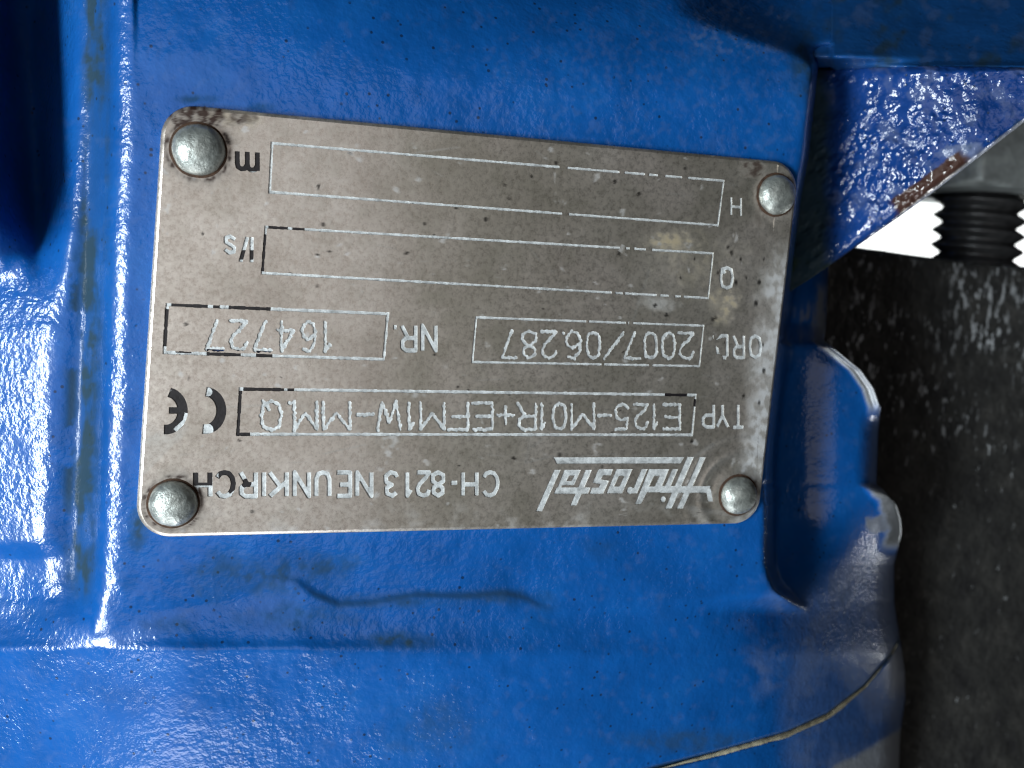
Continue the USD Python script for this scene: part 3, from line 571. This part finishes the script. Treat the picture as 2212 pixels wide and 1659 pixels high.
for p in polys(engr):                                # groove walls
    for ring in [p.exterior, *p.interiors]:
        c = np.array(ring.coords)[:-1]; k = len(c); z = dent(c[:, 0], c[:, 1])
        gv += [np.c_[c, z], np.c_[c, z - 0.16]]; i = np.arange(k); j = (i + 1) % k
        q_ = np.stack([i, j, j + k, i + k], -1) + n0
        gf.append(q_); n0 += 2*k
gf = np.vstack(gf); pieces.append(trimesh.Trimesh(np.vstack(gv)*1e-3, np.vstack([gf[:, [0, 1, 2]], gf[:, [0, 2, 3]]]), process=False))
body = trimesh.util.concatenate(pieces)
# plate wear maps
def pos(px, py): return mm(np.array(float(px)), np.array(float(py)))
def pb(u, v, px, py, rx, ry, s=1.6, seed=0, soft=.4):
    c = pos(px, py); return blob(u, v, c[0], c[1], rx, ry, s, seed=seed, soft=soft)
def ring_d(u, v, k): return np.hypot(u - RIVMM[k][0], v - RIVMM[k][1])
def w_rust(p):
    u, v = p[:, 0]*1e3, p[:, 1]*1e3
    w = np.maximum.reduce([pb(u, v, 425, 248, 4.2, 1.25, 1.2, 101), .9*pb(u, v, 400, 262, 2.0, .8, 1.0, 110), .75*pb(u, v, 525, 254, 1.7, .7, .8, 102), .8*pb(u, v, 1625, 366, 2.2, 1.2, 1.2, 103), .5*pb(u, v, 1640, 470, 1.2, 1.5, 1.0, 104), .25*pb(u, v, 1600, 1110, 2.2, .7, 1., 105)])
    for k, r in enumerate((3.75, 3.1, 3.5, 3.1)):
        a = S(0.42, 0.62, nz(u, v, 1.1, 3, 106 + k))
        w = np.maximum(w, (0.9*np.exp(-((ring_d(u, v, k) - r)/.32)**2) + .35*np.exp(-((ring_d(u, v, k) - r - .4)/.8)**2))*(.45 + .55*a))
    return np.clip(w*(.5 + .65*S(.32, .58, nz(u, v, .55, 3, 119))), 0, 1)
def w_lime(p):
    u, v = p[:, 0]*1e3, p[:, 1]*1e3
    c = mm(np.array([1722., 1650.]), np.array([420., 1060.])); t = (v - c[0, 1])/(c[1, 1] - c[0, 1]); edge = c[0, 0] + t*(c[1, 0] - c[0, 0]) - u
    w = S(5.5, 1.0, edge + 7*(nz(u, v, 3.2, 4, 120) - .5) - 1.5*S(.5, .9, t))*S(.10, .3, t)*(0.35 + .45*S(.4, .6, nz(u, v, .9, 3, 121)))
    w = np.maximum(w, .38*pb(u, v, 1425, 655, 3.2, 1.3, .8, 122, .9)); w = np.maximum(w, .45*S(.70, .78, nz(u, v, 1.5, 3, 123)))
    w = np.maximum(w, .35*S(0.55, .72, nz(u, v, 2.4, 4, 124))*S(-22, -28, v))
    return np.clip(w, 0, .85)
def w_tan(p):
    u, v = p[:, 0]*1e3, p[:, 1]*1e3
    w = np.maximum.reduce([  .8*pb(u, v, 1450, 520, 4.0, 1.6, 1.0, 130, .9), .8*pb(u, v, 1560, 660, 2.6, 2.6, .9, 131, .9), .3*pb(u, v, 1500, 560, 8, 5, 1.0, 132, 1.2), .45*pb(u, v, 505, 252, 4, 1.4, .8, 133, .8)])
    return np.clip(w*(.35 + .65*S(.42, .58, nz(u, v, .7, 3, 135))), 0, .8)
specks = [(int(x), int(y)) for x, y in zip(rng.uniform(380, 1640, 55), rng.uniform(300, 1120, 55))] + [(1590, 610), (1650, 560), (1633, 655), (1415, 660), (1440, 680), (1540, 690), (409, 815), (1650, 800), (1640, 870), (438, 505), (1648, 745), (500, 1070), (545, 1105), (1580, 545), (1600, 560), (1612, 600), (1640, 610), (1500, 560), (1470, 600)]
SP = np.array([pos(*s) for s in specks]); SR = rng.uniform(.10, .30, len(SP)); SR[55:] *= 1.25
def w_pit(p):
    u, v = p[:, 0]*1e3, p[:, 1]*1e3; w = np.zeros(len(u))
    for c, r in zip(SP, SR):
        w = np.maximum(w, S(r*1.5, r*.8, np.hypot((u - c[0])*1.25, v - c[1])))
    return w*.9
def w_olive(p):                                        # olive tint: grime plus the dimmer reflected side, painted over the far two thirds
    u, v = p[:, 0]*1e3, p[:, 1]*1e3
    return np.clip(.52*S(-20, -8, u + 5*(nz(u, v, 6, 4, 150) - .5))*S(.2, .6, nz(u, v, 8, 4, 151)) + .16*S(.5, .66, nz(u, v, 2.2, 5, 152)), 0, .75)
SCR = [(pos(*a), pos(*b), w) for a, b, w in [((296, 1010), (395, 925), .6), ((300, 985), (372, 925), .4), ((1450, 1090), (1570, 1110), .3), ((1480, 1000), (1540, 960), .25), ((302, 1030), (380, 950), .22), ((310, 960), (350, 935), .3), ((1135, 1000), (1150, 935), .14), ((1135, 1000), (1195, 985), .14), ((1150, 965), (1180, 945), .12),
       ((1365, 700), (1402, 585), .14), ((1000, 620), (1012, 560), .1), ((700, 980), (790, 960), .1), ((480, 880), (640, 872), .1), ((900, 330), (990, 318), .12), ((1210, 300), (1360, 306), .16)]]
SCR += [(np.array([x, y]), np.array([x, y]) + rng.normal(0, 1, 2)*[2.2, 1.0], .09) for x, y in zip(rng.uniform(-42, 40, 36), rng.uniform(-26, 26, 36))]
def w_scr(u, v):
    w = np.zeros(len(u))
    for a, b, r in SCR:
        d = b - a; k = np.flatnonzero((u > min(a[0], b[0]) - 1) & (u < max(a[0], b[0]) + 1) & (v > min(a[1], b[1]) - 1) & (v < max(a[1], b[1]) + 1)); uu, vv_ = u[k], v[k]
        t = np.clip(((uu - a[0])*d[0] + (vv_ - a[1])*d[1])/(d @ d), 0, 1)
        w[k] = np.maximum(w[k], S(r*1.8, r*.5, np.hypot(uu - a[0] - t*d[0], vv_ - a[1] - t*d[1]))*(.55 if r > .09 else .4))
    return w
def w_shine(p):
    u, v = p[:, 0]*1e3, p[:, 1]*1e3; e = (p[:, 2] < -0.00002)*(p[:, 2] > -0.00026)*1.0
    inside = np.array([0.0])
    d3 = ring_d(u, v, 3); d2 = ring_d(u, v, 2)
    return np.clip(w_scr(u, v) + .55*np.exp(-((d3 - 6.2)/.7)**2)*(v > RIVMM[3][1] - 1) + .5*np.exp(-((d2 - 9.2)/1.2)**2)*S(.45, .6, nz(u*2, v*.6, 2, 3, 140))*(u < RIVMM[2][0] + 1)*(v > RIVMM[2][1] + 2) + .35*np.exp(-((d3 - 9)/.5)**2)*(v > RIVMM[3][1]), 0, 1)
# refine sampling for the wear maps
part(plate, 'plate', (body.vertices, body.faces), M_PLATE, smooth=True, primvars=dict(rust=w_rust, lime=w_lime, tan=w_tan, pit=w_pit, shine=w_shine, film=w_olive))
def slab(g, z0, th):
    ms = []
    for p in polys(g.simplify(.01)):
        try: m = trimesh.creation.extrude_polygon(p, th*1e-3 if False else th, engine='earcut')
        except Exception: continue
        m.apply_translation((0, 0, z0)); m.apply_scale(1e-3); ms.append(m)
    return trimesh.util.concatenate(ms)
LBL = {'field_ruling': ['ruled field for the head', 'ruled field for the flow rate', 'ruled field around the number, partly black', 'ruled field around the order number', 'ruled field around the type code, partly black'],
       'engraved_lettering': ['maker address line', 'NR. caption', 'worn ORD. caption', 'TYP caption', 'Q caption', 'H caption', 'l/s unit', 'm unit'],
       'stamped_lettering': ['stamped type code', 'stamped number', 'stamped order number'], 'engraved_logo': ['slanted logo lettering'], 'conformity_mark': ['bright ends of the CE mark']}
for k, gs in light.items():
    for j, g in enumerate(gs):
        if polys(g): part(plate, k, slab(g.buffer(.02), -.24, .10 if k != 'stamped_lettering' else .12), M_ETCH, smooth=False, label=LBL[k][j])
left = black
for nm, reg, lab in (('conformity_mark', (ce,), 'black CE mark'), ('unit_letter', (t_m,), 'black letter m'), ('lettering_paint', (t_maker, t_ls), 'black paint left in the lettering'),
                     ('ruling_paint', (frame_polys[1],), 'black stretch of the flow field ruling'), ('ruling_paint', (frame_polys[2],), 'black stretch of the number field ruling'), ('ruling_paint', (frame_polys[4],), 'black stretch of the type field ruling')):
    z_ = unary_union(reg).buffer(.02); g_ = left.intersection(z_); left = left.difference(z_)
    if nm == 'conformity_mark':
        for q_ in sorted(polys(g_), key=lambda p: -p.area)[:2]: part(plate, nm, slab(q_.buffer(.01), -.24, .13), M_BLACK, smooth=False, label=lab + (', letter E' if q_.centroid.x < -38.5 else ', letter C'))
    else:
        for q_ in polys(g_):
            if q_.area > .04: part(plate, nm, slab(q_.buffer(.01), -.24, .13), M_BLACK, smooth=False, label=lab)
# rivets: low domes on a short neck
def rivet_mesh(R, H, seed):
    prof = []
    for t in np.linspace(0, 1, 15):
        aa = t*math.pi/2; prof.append((R*math.sin(aa)**0.95, H*math.cos(aa)**1.0))
    prof = np.array(prof + [(R*1.0, -0.15), (R*.9, -.4)])
    n = 40; th = np.linspace(0, 2*math.pi, n, endpoint=False)
    vv = np.stack([prof[:, None, 0]*np.cos(th), prof[:, None, 0]*np.sin(th), np.repeat(prof[:, 1:], n, 1)], -1)
    vv = vv*(1 + .055*(nz(vv[..., 0], vv[..., 1], 1.6, 3, seed)[..., None] - .5)*2)
    i = np.arange(len(prof)*n).reshape(-1, n)
    q_ = np.stack([i[:-1], i[1:], np.roll(i[1:], -1, 1), np.roll(i[:-1], -1, 1)], -1).reshape(-1, 4)
    return vv.reshape(-1, 3)*1e-3, q_
for k, ((c, r, lab), uv) in enumerate(zip(RIV, RIVMM)):
    R = r*[.0605, .0720, .0600, .0705][k]
    vv, q_ = rivet_mesh(R, R*.62, 200 + k)
    rv_ = part(plate, 'rivet', (vv + np.array([uv[0], uv[1], .12])*1e-3, q_), M_RIVET, smooth=True, label=lab)
    # rust collar in the hole round the head
    th = np.linspace(0, 2*math.pi, 49)[:-1]; ro = R*(1.05 + .08*nz(np.cos(th)*2, np.sin(th)*2, 1, 3, 300 + k))
    cv = np.vstack([np.c_[np.cos(th)*R*.9, np.sin(th)*R*.9, np.full(48, .09)], np.c_[np.cos(th)*ro, np.sin(th)*ro, np.full(48, .07)], np.c_[np.cos(th)*ro*1.02, np.sin(th)*ro*1.02, np.full(48, -.06)]])
    cv = (cv + np.array([uv[0], uv[1], dent(uv[0:1], uv[1:2])[0]*.3]))*1e-3
    i = np.arange(48); j = (i + 1) % 48; cq = np.vstack([np.stack([i, i + 48, j + 48, j], -1), np.stack([i + 48, i + 96, j + 96, j + 48], -1)])
    part(rv_, 'rust_collar', (cv, cq), M_RUST, smooth=True)

# ================================================================== behind the casing on the right
WB = -46.0
back = thing('counter_plate', at(np.array(2050.), np.array(1000.), WB), 'dark rough steel plate, its glints painted as specks, behind the casing at the right edge', 'steel plate')
bo = at(np.array(2050.), np.array(1000.), WB)
ex = np.linspace(0, 1, 60)
tx, ty = 1500 + 1000*ex, np.interp(1500 + 1000*ex, [1500, 1840, 2010, 2212, 2500], [494, 533, 555, 576, 607]) + 3*(nz(ex*40, ex*0, 3, 3, 150) - .5)*2
topf, botf = at(tx, ty, WB), at(tx, np.full(60, 2000.), WB)
rows = [at(tx, ty + 6, WB - 26), at(tx, ty, WB - 3), at(tx, ty + 3, WB - .6), at(tx, ty + 10, WB)] + [topf*(1 - s) + botf*s for s in np.linspace(.03, 1, 40)]
g_ = np.stack(rows, 0) - bo; bi = np.arange(g_.shape[0]*60).reshape(-1, 60)
bq = np.stack([bi[1:, :-1], bi[1:, 1:], bi[:-1, 1:], bi[:-1, :-1]], -1).reshape(-1, 4)
def w_glint(p):  # density of the painted glints, higher towards the upper right
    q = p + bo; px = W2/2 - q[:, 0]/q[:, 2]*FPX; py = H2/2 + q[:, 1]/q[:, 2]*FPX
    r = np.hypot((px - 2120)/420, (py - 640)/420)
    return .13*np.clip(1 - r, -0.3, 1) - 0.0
part(back, 'plate_face', (g_.reshape(-1, 3), bq), M_DARK, smooth=True, primvars=dict(wear_glint=w_glint))
# threaded stud and nut: axis along V
sc_ = at(np.array(2112.), np.array(500.), WB - 13.)
stud = thing('threaded_stud', sc_, 'black coarse threaded stud standing between the grey nut and the dark plate', 'stud')
pitch, r0 = 3.55, 10.0
zs = np.arange(-18, 22, .16); th = np.linspace(0, 2*math.pi, 64, endpoint=False)
ph = (zs[:, None]/pitch - th[None, :]/(2*math.pi)) % 1.0
rr = r0 - 2.0*np.clip(np.abs(ph - .5)*2*1.25 - .12, 0, 1)
sv = (zs[:, None, None]*V + rr[..., None]*(np.cos(th)[None, :, None]*U + np.sin(th)[None, :, None]*N)).reshape(-1, 3)*1e-3
si = np.arange(len(zs)*64).reshape(-1, 64)
sq = np.stack([si[:-1], np.roll(si[:-1], -1, 1), np.roll(si[1:], -1, 1), si[1:]], -1).reshape(-1, 4)
part(stud, 'thread', (sv, sq), M_STUD, smooth=40)
no = at(np.array(2100.), np.array(424.), WB - 13.)
nut = thing('hex_nut', no, 'grey zinc hexagon nut half hidden behind the blue triangular web', 'nut')
hexr = 19.5; a0 = math.radians(-90 - 22)
def hexring(r, z, n=96):
    t = np.linspace(0, 2*math.pi, n, endpoint=False); k = ((t + math.pi/6) % (math.pi/3)) - math.pi/6
    flat = hexr*math.cos(math.pi/6); rad = np.minimum(flat/np.cos(((t) % (math.pi/3)) - math.pi/6), r)
    tt = t + a0 + math.pi
    return z*V + rad[:, None]*(np.cos(tt)[:, None]*U + np.sin(tt)[:, None]*N)
rings_ = [hexring(9.5, 0), hexring(16.6, 0), hexring(17.2, .25), hexring(18.2, .9), hexring(19.6, 1.8), hexring(19.6, 16), hexring(17.2, 17.4), hexring(9.5, 17.4)]
nv = np.vstack(rings_)*1e-3; ni = np.arange(8*96).reshape(8, 96)
nq = np.stack([ni[:-1], np.roll(ni[:-1], -1, 1), np.roll(ni[1:], -1, 1), ni[1:]], -1).reshape(-1, 4)
part(nut, 'nut_body', (nv, nq), M_NUT, smooth=25)
# bright wall far behind
wo = np.array([0.385, 0.12, -0.80])
wm = trimesh.creation.box((0.32, 0.20, 0.02)); wm.vertices = wm.vertices
wp = UsdGeom.Xform.Define(stage, '/World/wall'); wp.AddTransformOp().Set(frame_matrix(wo, EX, EY, EZ)); describe(wp.GetPrim(), kind='structure')
part(wp, 'wall_panel', wm, M_WALL, smooth=False)
